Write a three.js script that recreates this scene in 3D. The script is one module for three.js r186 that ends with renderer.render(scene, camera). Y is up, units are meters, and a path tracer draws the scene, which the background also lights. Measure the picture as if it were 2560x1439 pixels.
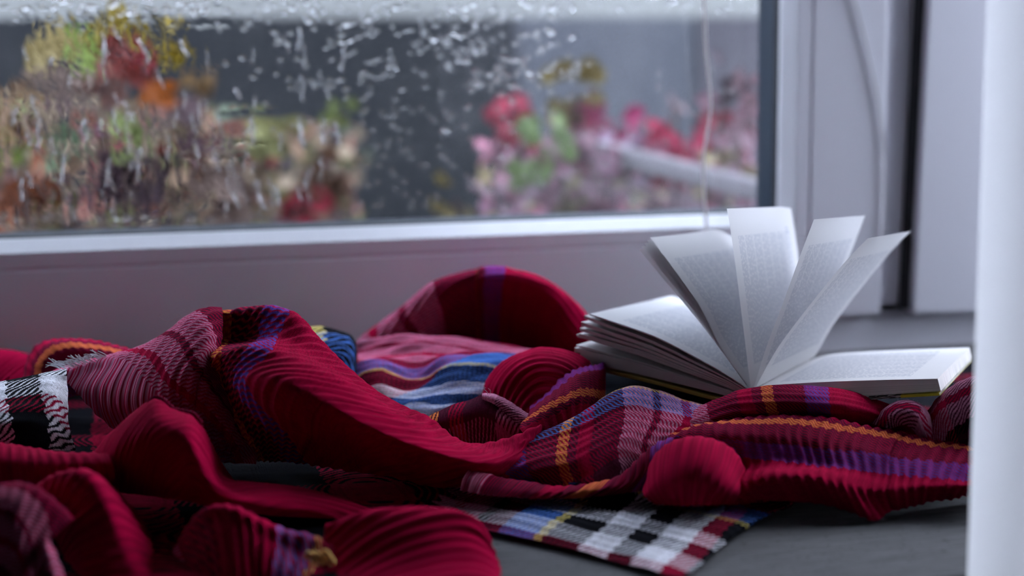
import * as THREE from 'three';
import { mergeGeometries } from 'three/addons/utils/BufferGeometryUtils.js';
import { ImprovedNoise } from 'three/addons/math/ImprovedNoise.js';
import { RoundedBoxGeometry } from 'three/addons/geometries/RoundedBoxGeometry.js';

/* ---------- camera, sky, exposure ---------- */
const scene = new THREE.Scene();
const F = 3000, CX = 1280, CY = 719.5;                       // focal length and centre in photo pixels
const PITCH = 0.1447, ROLL = -0.0172, YAW = 0.2, EYE = new THREE.Vector3(0, 0.235, 1.05);
const camera = new THREE.PerspectiveCamera(2 * Math.atan(CY / F) * 180 / Math.PI, 2560 / 1439, 0.02, 100);
const fwd = new THREE.Vector3(Math.sin(YAW) * Math.cos(PITCH), -Math.sin(PITCH), -Math.cos(YAW) * Math.cos(PITCH));
const right0 = new THREE.Vector3(Math.cos(YAW), 0, Math.sin(YAW)), up0 = right0.clone().cross(fwd);
const camR = right0.clone().multiplyScalar(Math.cos(ROLL)).addScaledVector(up0, Math.sin(ROLL));
const camU = up0.clone().multiplyScalar(Math.cos(ROLL)).addScaledVector(right0, -Math.sin(ROLL));
camera.position.copy(EYE);
camera.quaternion.setFromRotationMatrix(new THREE.Matrix4().makeBasis(camR, camU, fwd.clone().negate()));
camera.focus = 0.77; camera.userData.fStop = 2.7;
const lin0 = (r, g, b) => new THREE.Color().setRGB(r, g, b);
const SKY = new THREE.Color().setRGB(7.2, 8.0, 9.6);
scene.background = SKY;                                       // even overcast sky
const addedLight = new THREE.DirectionalLight(lin0(1, 0.98, 1.0), 1.15);   // added wide soft light that brightens curtain, book and fold crests
addedLight.name = 'added_soft_light'; addedLight.position.set(6.2, 5.9, -5.2); addedLight.target.position.set(0, 0, 0); addedLight.castShadow = true;
addedLight.shadow.radius = 50; addedLight.shadow.mapSize.set(2048, 2048); Object.assign(addedLight.shadow.camera, { left: -3, right: 3, top: 3, bottom: -3, near: 0.5, far: 20 });
scene.add(addedLight, addedLight.target);
const renderer = new THREE.WebGLRenderer();
renderer.toneMapping = THREE.LinearToneMapping;
renderer.toneMappingExposure = 1.78;
renderer.shadowMap.enabled = true;

/* ---------- helpers ---------- */
const V = (x, y, z) => new THREE.Vector3(x, y, z);
const ray = (x, y) => fwd.clone().addScaledVector(camR, (x - CX) / F).addScaledVector(camU, -(y - CY) / F);
const at = (x, y, d) => ray(x, y).multiplyScalar(d).add(EYE);                                   // point at depth d
const onPlane = (x, y, p, n) => { const r = ray(x, y); return r.clone().multiplyScalar(p.clone().sub(EYE).dot(n) / r.dot(n)).add(EYE); };
const onHeight = (x, y, h) => { const r = ray(x, y); return r.clone().multiplyScalar((h - EYE.y) / r.y).add(EYE); };
const onZ = (x, y, z) => { const r = ray(x, y); return r.clone().multiplyScalar((z - EYE.z) / r.z).add(EYE); };
let seed = 7;
const rnd = () => { seed = (seed + 0x6d2b79f5) | 0; let t = Math.imul(seed ^ (seed >>> 15), 1 | seed); t = (t + Math.imul(t ^ (t >>> 7), 61 | t)) ^ t; return ((t ^ (t >>> 14)) >>> 0) / 4294967296; };
const span = (a, b) => a + (b - a) * rnd();
const perlin = new ImprovedNoise(), noise = (x, y, z = 0) => perlin.noise(x, y, z);
const fbm = (x, y, z = 0) => noise(x, y, z) + 0.5 * noise(2.1 * x, 2.1 * y, z + 7) + 0.25 * noise(4.3 * x, 4.3 * y, z + 13);
const clamp = THREE.MathUtils.clamp, smooth = THREE.MathUtils.smoothstep, lerp = THREE.MathUtils.lerp;
const used = new Map();
function numbered(name) { const n = used.get(name) ?? 0; used.set(name, n + 1); return n ? name + '_' + String(n).padStart(3, '0') : name; }
function mesh(name, geometry, material, parent = scene) {
  const m = new THREE.Mesh(geometry, material);
  m.name = parent === scene ? numbered(name) : name; m.castShadow = m.receiveShadow = true; parent.add(m);
  return m;
}
function group(name, label, category, more) { const g = new THREE.Group(); g.name = numbered(name); scene.add(g); tag(g, label, category, more); return g; }
function tag(o, label, category, more) { Object.assign(o.userData, { label, category }, more); return o; }
function structure(o, label, category) { o.userData.kind = 'structure'; if (label) o.userData.label = label; if (category) o.userData.category = category; return o; }
const std = (color, roughness = 0.6, more = {}) => new THREE.MeshPhysicalMaterial({ color, roughness, ...more });
const lin = (r, g, b) => new THREE.Color().setRGB(r, g, b);
function dataTexture(w, h, fill, srgb = false, repeat) {
  const d = new Uint8Array(w * h * 4);
  for (let y = 0, o = 0; y < h; y++) for (let x = 0; x < w; x++, o += 4) { const c = fill(x, y); d[o] = c[0]; d[o + 1] = c[1]; d[o + 2] = c[2]; d[o + 3] = 255; }
  const t = new THREE.DataTexture(d, w, h); t.wrapS = t.wrapT = THREE.RepeatWrapping; t.magFilter = t.minFilter = THREE.LinearFilter;
  if (srgb) t.colorSpace = THREE.SRGBColorSpace;
  if (repeat) t.repeat.set(...repeat);
  t.needsUpdate = true;
  return t;
}
function box(x0, x1, y0, y1, z0, z1, r = 0) {
  const g = r ? new RoundedBoxGeometry(x1 - x0, y1 - y0, z1 - z0, 3, r) : new THREE.BoxGeometry(x1 - x0, y1 - y0, z1 - z0);
  return g.translate((x0 + x1) / 2, (y0 + y1) / 2, (z0 + z1) / 2);
}
// grid of points p(i, j) -> geometry; uv(i, j) in texture units
function grid(ni, nj, p, uv) {
  const pos = new Float32Array((ni + 1) * (nj + 1) * 3), tex = new Float32Array((ni + 1) * (nj + 1) * 2), index = [];
  for (let j = 0, k = 0; j <= nj; j++) for (let i = 0; i <= ni; i++, k++) {
    const q = p(i, j); pos[k * 3] = q.x; pos[k * 3 + 1] = q.y; pos[k * 3 + 2] = q.z;
    const t = uv ? uv(i, j, q) : [i / ni, j / nj]; tex[k * 2] = t[0]; tex[k * 2 + 1] = t[1];
    if (i < ni && j < nj) { const a = k, b = k + 1, c = k + ni + 1, d = c + 1; index.push(a, c, b, b, c, d); }
  }
  const g = new THREE.BufferGeometry();
  g.setAttribute('position', new THREE.BufferAttribute(pos, 3)); g.setAttribute('uv', new THREE.BufferAttribute(tex, 2)); g.setIndex(index);
  g.computeVertexNormals();
  return g;
}
function tube(points, r, seg = 40, sides = 8) { return new THREE.TubeGeometry(new THREE.CatmullRomCurve3(points), seg, r, sides, false); }
// mitred rectangular frame: profile [inset, z] swept round the rectangle x0..x1, y0..y1
function ring(x0, y0, x1, y1, profile) {
  const pos = [], index = [];
  const corner = (k, [w, z]) => [[x0 + w, y0 + w, z], [x1 - w, y0 + w, z], [x1 - w, y1 - w, z], [x0 + w, y1 - w, z]][k];
  for (let k = 0; k < 4; k++) for (let i = 0; i + 1 < profile.length; i++) {
    const n = pos.length / 3;
    pos.push(...corner(k, profile[i]), ...corner((k + 1) % 4, profile[i]), ...corner((k + 1) % 4, profile[i + 1]), ...corner(k, profile[i + 1]));
    index.push(n, n + 1, n + 2, n, n + 2, n + 3);
  }
  const g = new THREE.BufferGeometry();
  g.setAttribute('position', new THREE.Float32BufferAttribute(pos, 3)); g.setIndex(index); g.computeVertexNormals();
  const uv = []; for (let i = 0; i < pos.length; i += 3) uv.push(pos[i] + pos[i + 2], pos[i + 1]);
  g.setAttribute('uv', new THREE.Float32BufferAttribute(uv, 2));
  return g;
}

/* ---------- materials of the room ---------- */
const speck = dataTexture(512, 512, (x, y) => { const v = 128 + 40 * fbm(x / 9, y / 9) + 50 * noise(x / 3, y / 40, 4); return [v, v, v]; });
const upvc = std(lin(0.60, 0.595, 0.655), 0.34, { bumpMap: speck, bumpScale: 0.00004 });
const beadMat = std(lin(0.52, 0.525, 0.555), 0.65, { specularIntensity: 0.5 });
const plaster = std(lin(0.16, 0.15, 0.155), 0.9);
const paintGrain = dataTexture(1024, 1024, (x, y) => {
  const streak = fbm(x / 150, y / 3.2, 1) * 0.7 + fbm(x / 60, y / 1.6, 5) * 0.4, nick = fbm(x / 12, y / 4, 9) > 0.72 ? -1.4 : 0;
  const v = clamp(176 + 34 * streak + 50 * nick, 0, 255); return [v, v, v];
});
const paintColor = dataTexture(1024, 1024, (x, y) => {
  const streak = fbm(x / 170, y / 3.5, 1) * 0.5 + fbm(x / 50, y / 1.7, 5) * 0.4, nick = fbm(x / 12, y / 4, 9) > 0.62 ? 1 : 0;
  const v = clamp(80 + 32 * streak - 50 * nick, 0, 255); return [v, v, v * 1.03];
}, true);
for (const t of [paintGrain, paintColor]) t.repeat.set(2.4, 3.2);
const sillPaint = std(0xffffff, 0.85, { specularIntensity: 0.3, map: paintColor, bumpMap: paintGrain, bumpScale: 0.0012 });

/* ---------- room shell ---------- */
const X0 = -1.3, X1 = 1.25, ZB = 3.4, Y0 = -0.62, Y1 = 1.75, T = 0.12;
structure(mesh('floor', box(X0 - T, X1 + T, Y0 - T, Y0, -T, ZB + T), std(lin(0.07, 0.055, 0.045), 0.6)));
structure(mesh('ceiling', box(X0 - T, X1 + T, Y1, Y1 + T, -T, ZB + T), plaster));
structure(mesh('wall_left', box(X0 - T, X0, Y0, Y1, -T, ZB + T), plaster));
structure(mesh('wall_back', box(X0, X1, Y0, Y1, ZB, ZB + T), plaster));
// the wall with the window: below, above and beside the opening
const OX0 = -1.02, OX1 = 1.225, OY1 = 1.3;
structure(mesh('wall_front', mergeGeometries([
  box(X0, X1, Y0, 0, -T, 0), box(X0, X1, OY1, Y1, -T, 0), box(X0, OX0, 0, OY1, -T, 0), box(OX1, X1, 0, OY1, -T, 0)]), plaster));
// right wall with an added, unseen opening that lights frame and curtain
const RZ0 = 0.02, RZ1 = 0.49, RY0 = 0.06, RY1 = 1.1;
structure(mesh('wall_right', mergeGeometries([
  box(X1, X1 + T, Y0, RY0, -T, ZB + T), box(X1, X1 + T, RY1, Y1, -T, ZB + T), box(X1, X1 + T, RY0, RY1, -T, RZ0), box(X1, X1 + T, RY0, RY1, RZ1, ZB + T)]), plaster));
// deep sill of the window seat
const SILL = 0.53;
const sillGeo = box(X0, X1, -0.04, 0, 0, SILL, 0.006);
{ const p = sillGeo.attributes.position, u = sillGeo.attributes.uv; for (let i = 0; i < p.count; i++) u.setXY(i, p.getX(i), p.getZ(i) + p.getY(i)); }
structure(mesh('window_sill', sillGeo, sillPaint), 'white painted wooden window sill with brush marks and nicks');
structure(mesh('wall_apron', box(X0, X1, Y0, -0.04, 0, SILL - 0.03), plaster));

/* ---------- windows ---------- */
const rubber = std(lin(0.012, 0.013, 0.015), 0.7), spacerMetal = std(lin(0.012, 0.018, 0.027), 0.6, { specularIntensity: 0.15 });
const paneIn = std(0xffffff, 0.0, { transmission: 1, ior: 1.5 });
const mist = dataTexture(512, 512, (x, y) => { const m = 0.088 + 0.065 * fbm(x / 90, y / 60, 2) + 0.03 * fbm(x / 9, y / 9, 6); const v = clamp(m, 0.05, 0.6) * 255; return [v, v, v]; });
const paneOut = std(lin(0.9, 0.93, 0.97), 1, { transmission: 1, ior: 1.5, roughnessMap: mist });
function sash(parent, x0, y0, x1, y1, z) {
  const w = 0.0892, zz = (p) => p.map(([a, b]) => [a, b + z]);
  mesh('sash_frame', ring(x0, y0, x1, y1, zz([[0, -0.07], [0, -0.0012], [0.0004, -0.0003], [0.0014, 0], [0.0738, 0], [0.0748, -0.0012], [0.0766, -0.0012], [0.0776, 0], [w, 0], [w, -0.07]])), upvc, parent);
  mesh('glazing_bead', ring(x0, y0, x1, y1, zz([[w, -0.001], [w + 0.0006, 0], [w + 0.0110, -0.0138], [w + 0.0114, -0.0165], [w + 0.0114, -0.0215]])), beadMat, parent);
  mesh('rubber_gasket', ring(x0, y0, x1, y1, zz([[w + 0.0108, -0.017], [w + 0.0132, -0.0185], [w + 0.0135, -0.0222], [w + 0.007, -0.0222]])), rubber, parent);
  mesh('spacer_bar', ring(x0, y0, x1, y1, zz([[w + 0.004, -0.0235], [w + 0.0135, -0.0235], [w + 0.0135, -0.061], [w + 0.004, -0.061]])), spacerMetal, parent);
  const q = 0.0075;
  const pane = (zp, m) => mesh('glass_pane', new THREE.PlaneGeometry(x1 - x0 - 2 * (w + q), y1 - y0 - 2 * (w + q)).translate((x0 + x1) / 2, (y0 + y1) / 2, zp), m, parent);
  pane(z - 0.0225, paneIn); pane(z - 0.0620, paneOut);
}
const W1 = new THREE.Group(); W1.name = 'window_1'; scene.add(W1); structure(W1, 'white plastic window with rain covered double glazing behind the scarf');
const SX = 0.5753, SY = 0.037;
mesh('window_frame', ring(OX0, 0, OX1, OY1, [[0, -0.09], [0, -0.014], [0.044, -0.014], [0.046, -0.018], [0.046, -0.09]]), upvc, W1);
sash(W1, -0.98, SY, SX, 1.26, 0);
mesh('mullion', box(SX - 0.03, SX + 0.06, 0.03, OY1 - 0.03, -0.09, -0.014), upvc, W1);
mesh('mullion_cover', box(SX - 0.02, SX + 0.0255, 0.052, OY1 - 0.05, -0.016, -0.012, 0.0005), upvc, W1);
const W2 = new THREE.Group(); W2.name = 'window_2'; scene.add(W2); structure(W2, 'neighbouring white plastic sash beside the curtain');
{ const s = new THREE.Group(); s.name = 'sash'; sash(s, 0, 0, 0.60, 1.20, 0); mesh('edge_gasket', box(-0.0068, 0.001, 0.003, 1.19, -0.03, -0.008, 0.002), rubber, s); s.position.set(SX + 0.0335, SY - 0.001, 0.003); s.rotation.z = -0.022; W2.add(s); }
{ const b = new THREE.Group(); b.name = 'window_blind'; scene.add(b); structure(b, 'white roller blind lowered over the upper part of the window');
  mesh('blind_fabric', box(-0.985, SX - 0.004, 0.395, 1.27, 0.010, 0.0112), std(lin(0.7, 0.7, 0.7), 0.9), b);
  mesh('bottom_bar', box(-0.985, SX - 0.004, 0.380, 0.397, 0.006, 0.016, 0.003), upvc, b); }
// added side window, out of view, bringing light from the right
const W3 = new THREE.Group(); W3.name = 'added_window_3'; scene.add(W3); structure(W3, 'narrow side window added out of view to light frame and curtain');
{ const s = new THREE.Group(); s.name = 'added_window_frame'; W3.add(s); s.rotation.y = -Math.PI / 2; s.position.set(X1 + 0.06, 0, RZ0);
  mesh('frame', ring(0, RY0, RZ1 - RZ0, RY1, [[0, -0.05], [0, 0], [0.04, 0], [0.04, -0.05]]), upvc, s);
  mesh('glass_pane', new THREE.PlaneGeometry(RZ1 - RZ0 - 0.06, RY1 - RY0 - 0.06).translate((RZ1 - RZ0) / 2, (RY0 + RY1) / 2, -0.03), paneIn, s); }

/* ---------- garden outside ---------- */
structure(mesh('ground', box(-6, 8, -0.66, -0.56, -9, -T), std(lin(0.05, 0.045, 0.035), 1)));
const stone = (r, g, b) => std(lin(r, g, b), 0.9, { specularIntensity: 0.1 });
const slate = stone(0.0075, 0.008, 0.009), slatePale = stone(0.028, 0.0295, 0.034), brownWall = stone(0.027, 0.0255, 0.029);
const WZ = -2.3;
{ const wallX = (px) => onZ(px, 300, WZ).x, top = onZ(1000, 44, WZ).y;
  structure(mesh('wall_garden', mergeGeometries([box(-5, wallX(1290), -0.56, top, WZ - 0.15, WZ)]), slate), 'dark grey garden wall behind the plants');
  structure(mesh('wall_garden_pale', box(wallX(1290), wallX(1750), -0.56, top, WZ - 0.15, WZ - 0.02), slatePale), 'paler grey stretch of the garden wall');
  structure(mesh('wall_garden_end', box(wallX(1750), 8, -0.56, top, WZ - 0.15, WZ), brownWall), 'brownish end of the garden wall');
  structure(mesh('wall_coping', box(-5, 8, top, top + 1.4, WZ - 0.2, WZ - 0.06), stone(0.085, 0.085, 0.08)), 'pale upper band of the garden wall, raised out of view to block low sky');  // height beyond view is added to cut light from the low sky
  { const a = at(1500, 376, 1.88), b = at(1990, 500, 1.68), d = b.clone().sub(a), m = mesh('garden_edging', new RoundedBoxGeometry(d.length(), 0.03, 0.05, 2, 0.008), stone(0.10, 0.092, 0.098));
    m.position.copy(a).lerp(b, 0.5); m.quaternion.setFromUnitVectors(V(1, 0, 0), d.normalize()); structure(m, 'pale sloping edging strip behind the pink flowers'); } }
const leafShape = (() => { const g = grid(4, 6, (i, j) => { const v = j / 6, w = Math.sin(Math.PI * Math.pow(v, 0.8)) * 0.36, u = (i / 4 - 0.5) * 2; return V(u * w, v - 0.5, 0.10 * u * u - 0.25 * (v - 0.5) * (v - 0.5)); }); return g; })();
const leafMats = new Map();
const leafMat = (hex) => { if (!leafMats.has(hex)) leafMats.set(hex, std(new THREE.Color(hex).multiplyScalar(0.40), 0.7, { specularIntensity: 0.2, transmission: 0.35, thickness: 0, side: THREE.DoubleSide })); return leafMats.get(hex); };
const bark = std(lin(0.06, 0.04, 0.035), 0.9, { specularIntensity: 0.1 });
function bush(name, label, category, root, blobs, filler, loose = 1, more = 1) {
  const o = group(name, label, category); o.position.copy(root);
  const stems = [];
  for (const [px, py, size, hex, count] of blobs) {
    const c = at(px, py, span(1.75, 2.15)).sub(root);
    stems.push(tube([V(c.x * 0.2 + span(-0.05, 0.05), 0, c.z * 0.2), V(c.x * 0.6, c.y * 0.55, c.z * 0.6), c], 0.004, 8, 5));
    const r = size / F * 1.9;
    for (let k = 0; k < count * more; k++) {
      const m = mesh('leaf', leafShape, leafMat(hex), o), s = r * span(0.8, 1.25) / Math.sqrt(loose);
      m.scale.setScalar(s); m.position.copy(c).add(V(span(-1, 1) * r * 0.55 * loose, span(-1, 1) * r * 0.6 * loose, span(-1, 1) * r * 0.6));
      m.rotation.set(span(-0.9, 0.9), span(-0.9, 0.9), span(-3, 3));
    }
  }
  mesh('stem', mergeGeometries(stems), bark, o).userData.kind = 'stuff';
  const n = filler.count, inst = new THREE.InstancedMesh(leafShape, std(0xffffff, 0.8, { specularIntensity: 0.15, side: THREE.DoubleSide, transmission: 0.25, thickness: 0 }), n), M = new THREE.Object3D(), col = new THREE.Color();
  for (let k = 0; k < n; k++) {
    const [px, py] = filler.at(), c = at(px, py, span(1.8, 2.4)).sub(root);
    M.position.copy(c); M.rotation.set(span(-1.5, 1.5), span(-1.5, 1.5), span(-3, 3)); M.scale.setScalar(span(0.025, 0.05)); M.updateMatrix(); inst.setMatrixAt(k, M.matrix);
    inst.setColorAt(k, col.set(filler.colors[Math.floor(rnd() * filler.colors.length)]).multiplyScalar(0.75));
  }
  inst.name = 'foliage'; inst.userData.kind = 'stuff'; inst.castShadow = inst.receiveShadow = true; o.add(inst);
}
bush('autumn_shrub', 'autumn shrub with yellow, orange and red leaves behind the streaked glass', 'shrub', V(-0.35, -0.56, -1.0), [
  [130, 105, 80, 0xa8945c, 6], [175, 145, 80, 0x9cb058, 6], [268, 70, 80, 0xa08c38, 7], [285, 140, 70, 0x7c2c24, 6], [325, 140, 55, 0x8a2830, 5], [398, 115, 75, 0x9c8418, 7], [360, 195, 55, 0xb04030, 5], [385, 238, 60, 0xb8600c, 6],
  [245, 215, 80, 0x885040, 6], [150, 235, 90, 0x9a8478, 6], [490, 245, 85, 0x8c6c40, 6], [455, 305, 70, 0x8c7478, 5], [90, 265, 80, 0x684c30, 6], [105, 305, 65, 0xb49484, 6], [20, 385, 85, 0x8caa24, 8], [50, 300, 70, 0x7c5c28, 5],
  [170, 370, 75, 0x84a078, 6], [262, 340, 70, 0x943c5c, 6], [350, 345, 75, 0x84904c, 6], [470, 380, 85, 0x8c4434, 6], [640, 385, 65, 0xc85c58, 6], [268, 435, 75, 0xb06460, 6], [50, 480, 100, 0xa05c38, 7], [145, 530, 60, 0x7c8c1c, 6],
  [350, 490, 110, 0x503840, 7], [755, 505, 80, 0xc83c50, 8], [690, 340, 80, 0x98965c, 6], [850, 290, 60, 0x788440, 5], [870, 375, 80, 0x6c7468, 6], [600, 330, 80, 0x78846c, 6], [810, 430, 90, 0x785840, 6], [560, 480, 110, 0x6c5448, 7], [660, 470, 90, 0x947c60, 6], [480, 450, 80, 0x74604c, 6]],
  { count: 700, colors: [0x6c5c48, 0x7c6450, 0x847460, 0x685058, 0x74744c, 0x885c50, 0x8c7c68], at: () => { const x = span(-60, 900), y = span(lerp(240, 320, x / 900), 600); return [x, y]; } }, 1.15);
bush('flowering_shrub', 'shrub with pink and crimson flowers behind the misty right half of the glass', 'shrub', V(0.65, -0.56, -1.05), [
  [1285, 312, 75, 0xb42c4c, 8], [1440, 232, 80, 0x7c6c30, 7], [1490, 320, 80, 0x944864, 6], [1535, 345, 80, 0xb42c68, 8], [1345, 380, 80, 0x88a060, 7], [1440, 345, 80, 0xb44464, 6], [1570, 400, 60, 0xd0b4cc, 7], [1700, 388, 70, 0xc82858, 9], [1815, 335, 70, 0xa83850, 7],
  [1860, 320, 80, 0xb8909c, 6], [1425, 470, 90, 0x9c9868, 7], [1395, 420, 80, 0xb48c98, 7], [1300, 445, 80, 0xa87888, 6], [1135, 500, 60, 0x948450, 5], [1880, 250, 60, 0x8c6870, 5], [1820, 210, 70, 0x605058, 5], [1690, 265, 30, 0xb49ca0, 4], [1760, 480, 90, 0x947c88, 6], [1520, 470, 90, 0x9c6c78, 6], [1610, 460, 80, 0x8c5c6c, 6]],
  { count: 420, colors: [0x786068, 0x906c7c, 0x84785c, 0xa06878, 0x8c7880], at: () => { const x = span(1200, 1950), y = span(360, 560); return [x, y]; } }, 1.7, 1.9);
/* ---------- rain on the outside of the glass ---------- */
const waterMat = std(0xffffff, 0.02, { transmission: 1, thickness: 0.002, ior: 1.33 });
const GZ = -0.0624;                                            // outer face of the outer pane
{ // wavy film of running water over the lower left of the pane
  const step = 0.0018, xa = -0.47, xb = 0.16, ya = 0.142, yb = 0.375, ni = Math.round((xb - xa) / step), nj = Math.round((yb - ya) / step);
  const depth = (x, y) => {
    const px = (x + 0.47) / 0.63, py = (y - ya) / (yb - ya);
    const edge = smooth(px, -0.05, 0.02) * (1 - smooth(px + 0.25 * noise(y * 30, 3) + 0.12 * noise(y * 110, 5), 0.62, 0.78));
    const run = noise(x * 260, y * 38, 1) * 0.55 + noise(x * 120 + 2 * noise(y * 40, 2), y * 26, 4) * 0.7 + 0.4 * noise(x * 420 + y * 120, y * 300, 9);
    return 0.0006 * clamp(edge, 0, 1) * (0.55 + run * 0.9) * smooth(noise(x * 16, y * 14, 12), -0.35, 0.1);
  };
  const h = (i, j) => Math.max(0.00002, depth(xa + i * step, ya + j * step));
  const front = grid(ni, nj, (i, j) => V(xa + i * step, ya + j * step, GZ - 0.0002 - h(i, j)));
  const back = grid(ni, nj, (i, j) => V(xb - i * step, ya + j * step, GZ - 0.0002));
  const film = tag(mesh('water_film', mergeGeometries([front, back]), waterMat), 'film of rain water running down the left of the pane', 'water', { kind: 'stuff' });
  film.castShadow = false; }
{ // rivulets: narrow runs of water standing proud of the film
  const runs = [];
  for (let k = 0; k < 130; k++) {
    const x = span(-10, 880), y = span(40, 520); if (y < 300 - x * 0.15 && rnd() < 0.55) continue;
    const lean = span(-0.15, 0.5), L = span(18, 85), w = span(0.0004, 0.0011), P = [];
    for (let q = 0; q <= 5; q++) P.push(onZ(x + lean * L * q / 5 + span(-4, 4), y + L * q / 5, 0).setZ(0));
    const g = tube(P, w, 26, 8), a = g.attributes.position; for (let i = 0; i < a.count; i++) a.setZ(i, GZ - 0.0008 + a.getZ(i) * 0.5);
    g.computeVertexNormals(); runs.push(g);
  }
  const m = tag(mesh('rain_rivulets', mergeGeometries(runs), waterMat), 'thin wavy rivulets of rain on the left of the pane', 'water', { kind: 'stuff' }); m.castShadow = false; }
{ const drop = new THREE.SphereGeometry(1, 14, 10), spots = [], M = new THREE.Object3D();
  const add = (px, py, w, hgt) => spots.push([px, py, w, hgt]);
  for (let k = 0; k < 230; k++) { const x = span(560, 1480), y = span(25, 330); if (rnd() < 1 - y / 420) add(x, y - (x - 900) * 0.02, span(5, 12), span(3, 6)); }
  for (let k = 0; k < 26; k++) { const x0 = span(780, 1450), y0 = span(40, 220); for (let q = 0; q < 5; q++) add(x0 + q * span(12, 22), y0 - q * span(2, 9), span(4, 10), span(2.5, 5)); }
  for (let k = 0; k < 200; k++) { const x = span(-20, 1900), y = span(-5, 26) + 30 * rnd() * rnd() * (x < 1300 ? 1.3 : 0.6); add(x, y, span(4, 11), span(2.5, 6)); }
  for (let k = 0; k < 90; k++) add(span(900, 1300), span(180, 520), span(3, 9), span(3, 7));
  for (let k = 0; k < 60; k++) add(span(1250, 1860), span(160, 500), span(2.5, 6), span(3, 7));
  for (let k = 0; k < 40; k++) add(span(0, 700), span(535, 560), span(4, 10), span(4, 8));
  const inst = new THREE.InstancedMesh(drop, waterMat, spots.length);
  spots.forEach(([px, py, w, hgt], k) => { const p = onZ(px, py, GZ), s = 1.08 / F; M.position.copy(p).add(V(0, 0, -0.0002)); M.scale.set(w * s, hgt * s, 0.00032); M.rotation.set(0, 0, span(-0.3, 0.3)); M.updateMatrix(); inst.setMatrixAt(k, M.matrix); });
  inst.name = 'raindrops'; scene.add(inst); inst.receiveShadow = true; tag(inst, 'raindrops scattered over the upper right of the window glass', 'raindrops', { kind: 'stuff' }); }
/* ---------- blind cords ---------- */
{ const cordMat = std(lin(0.62, 0.58, 0.57), 0.7), z = 0.004;
  const hang = (list, zz) => { const P = list.map(([x, y]) => onZ(x, y, zz)); P.unshift(V(P[0].x - 0.004, P[0].y + 0.35, zz), V(P[0].x - 0.006, 1.22, zz)); P.splice(0, 2, P[1], P[0]); return P; };
  tag(mesh('blind_cord', tube(hang([[1757, -60], [1761, 20], [1766, 140], [1775, 225], [1776, 280], [1765, 345], [1759, 400], [1760, 480], [1765, 545], [1766, 592]], z), 0.0014, 160, 8), cordMat), 'thin wavy blind cord hanging in front of the wet glass', 'cord');
  tag(mesh('blind_cord', tube(hang([[2112, -60], [2140, 10], [2166, 110], [2189, 215], [2204, 300], [2210, 360], [2212, 430], [2211, 520], [2206, 640]], 0.0025), 0.0010, 120, 8), std(lin(0.50, 0.50, 0.51), 0.7)), 'thin pale blind cord lying against the white window frame', 'cord'); }
/* ---------- curtain ---------- */
const curtain = group('curtain', 'sheer white curtain hanging at the right edge in front of the sill', 'curtain');
{ const top = at(2478, 0, 0.575), low = at(2425, 1439, 0.565), dir = low.clone().sub(top), n = 220, m = 60;
  const yTop = 1.66, yLow = -0.58, k0 = (yTop - top.y) / dir.y, k1 = (yLow - top.y) / dir.y;
  const ribs = dataTexture(64, 256, (x, y) => { const v = 246 + 7 * Math.sin(y / 256 * 2 * Math.PI * 16) + 2 * noise(x / 6, y / 2); return [v, v, v]; }, true, [40, 96]);
  const fabric = (t) => std(lin(0.95, 0.955, 0.97), 0.95, { map: ribs, transmission: t, thickness: 0, side: THREE.DoubleSide, specularIntensity: 0.1, bumpMap: ribs, bumpScale: 0.0002 });
  const W = 1.0;
  const place = (s, f) => { const p = top.clone().addScaledVector(dir, lerp(k0, k1, f)); const a = s * W;
    return p.add(V(a, 0, 0.026 * Math.sin(a * 26 + 0.5) * smooth(a, 0, 0.02) + 0.012 * Math.sin(a * 61 + 1.3 * f) - 0.012 * (1 - smooth(a, 0, 0.012)))); };
  mesh('drape', grid(n, m, (i, j) => place(i / n, j / m), (i, j) => [i / n * W * 3, j / m * 2.24]), fabric(1), curtain);
  const Wh = 0.011;
  mesh('hem', grid(6, m, (i, j) => place(i / 6 * Wh / W, j / m).add(V(0, 0, 0.0012 + 0.0008 * Math.sin(i / 6 * Math.PI))), (i, j) => [i / 6 * Wh * 3, j / m * 2.24]), fabric(0.85), curtain).userData.label = 'double side hem';
}
/* ---------- checked scarf ---------- */
const SETT = 420;                                             // millimetres of one repeat; threads 0.5 mm, crinkle 6.5625 mm
const DYE = { R: [152, 7, 52], C: [128, 12, 44], W: [74, 22, 44], P: [88, 62, 146], O: [206, 122, 62], K: [180, 114, 142], B: [62, 100, 170], Y: [186, 168, 96], N: [16, 17, 22], H: [206, 206, 214] };
const bands = (text) => { const line = new Array(SETT); let x = 0; for (const part of text.split(' ')) { const n = +part.slice(1); for (let i = 0; i < n; i++) line[x++] = DYE[part[0]]; } return line; };
const warp = bands('R120 P15 W19 O7 W6 R9 W20 K17 W4 K13 R5 K12 N5 W10 B18 Y4 N18 H14 N11 H14 C9 N22 Y6 N14 B14 P14');
const weft = bands('R170 W16 K14 W26 R36 B18 Y4 N18 H14 N11 H14 C9 N22 Y6 N14 B18 R10');
const TS = 2048, THREADS = 840;
const heather = new Float32Array(TS * 2); for (let i = 0; i < heather.length; i++) heather[i] = 0.88 + 0.24 * rnd();
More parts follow.
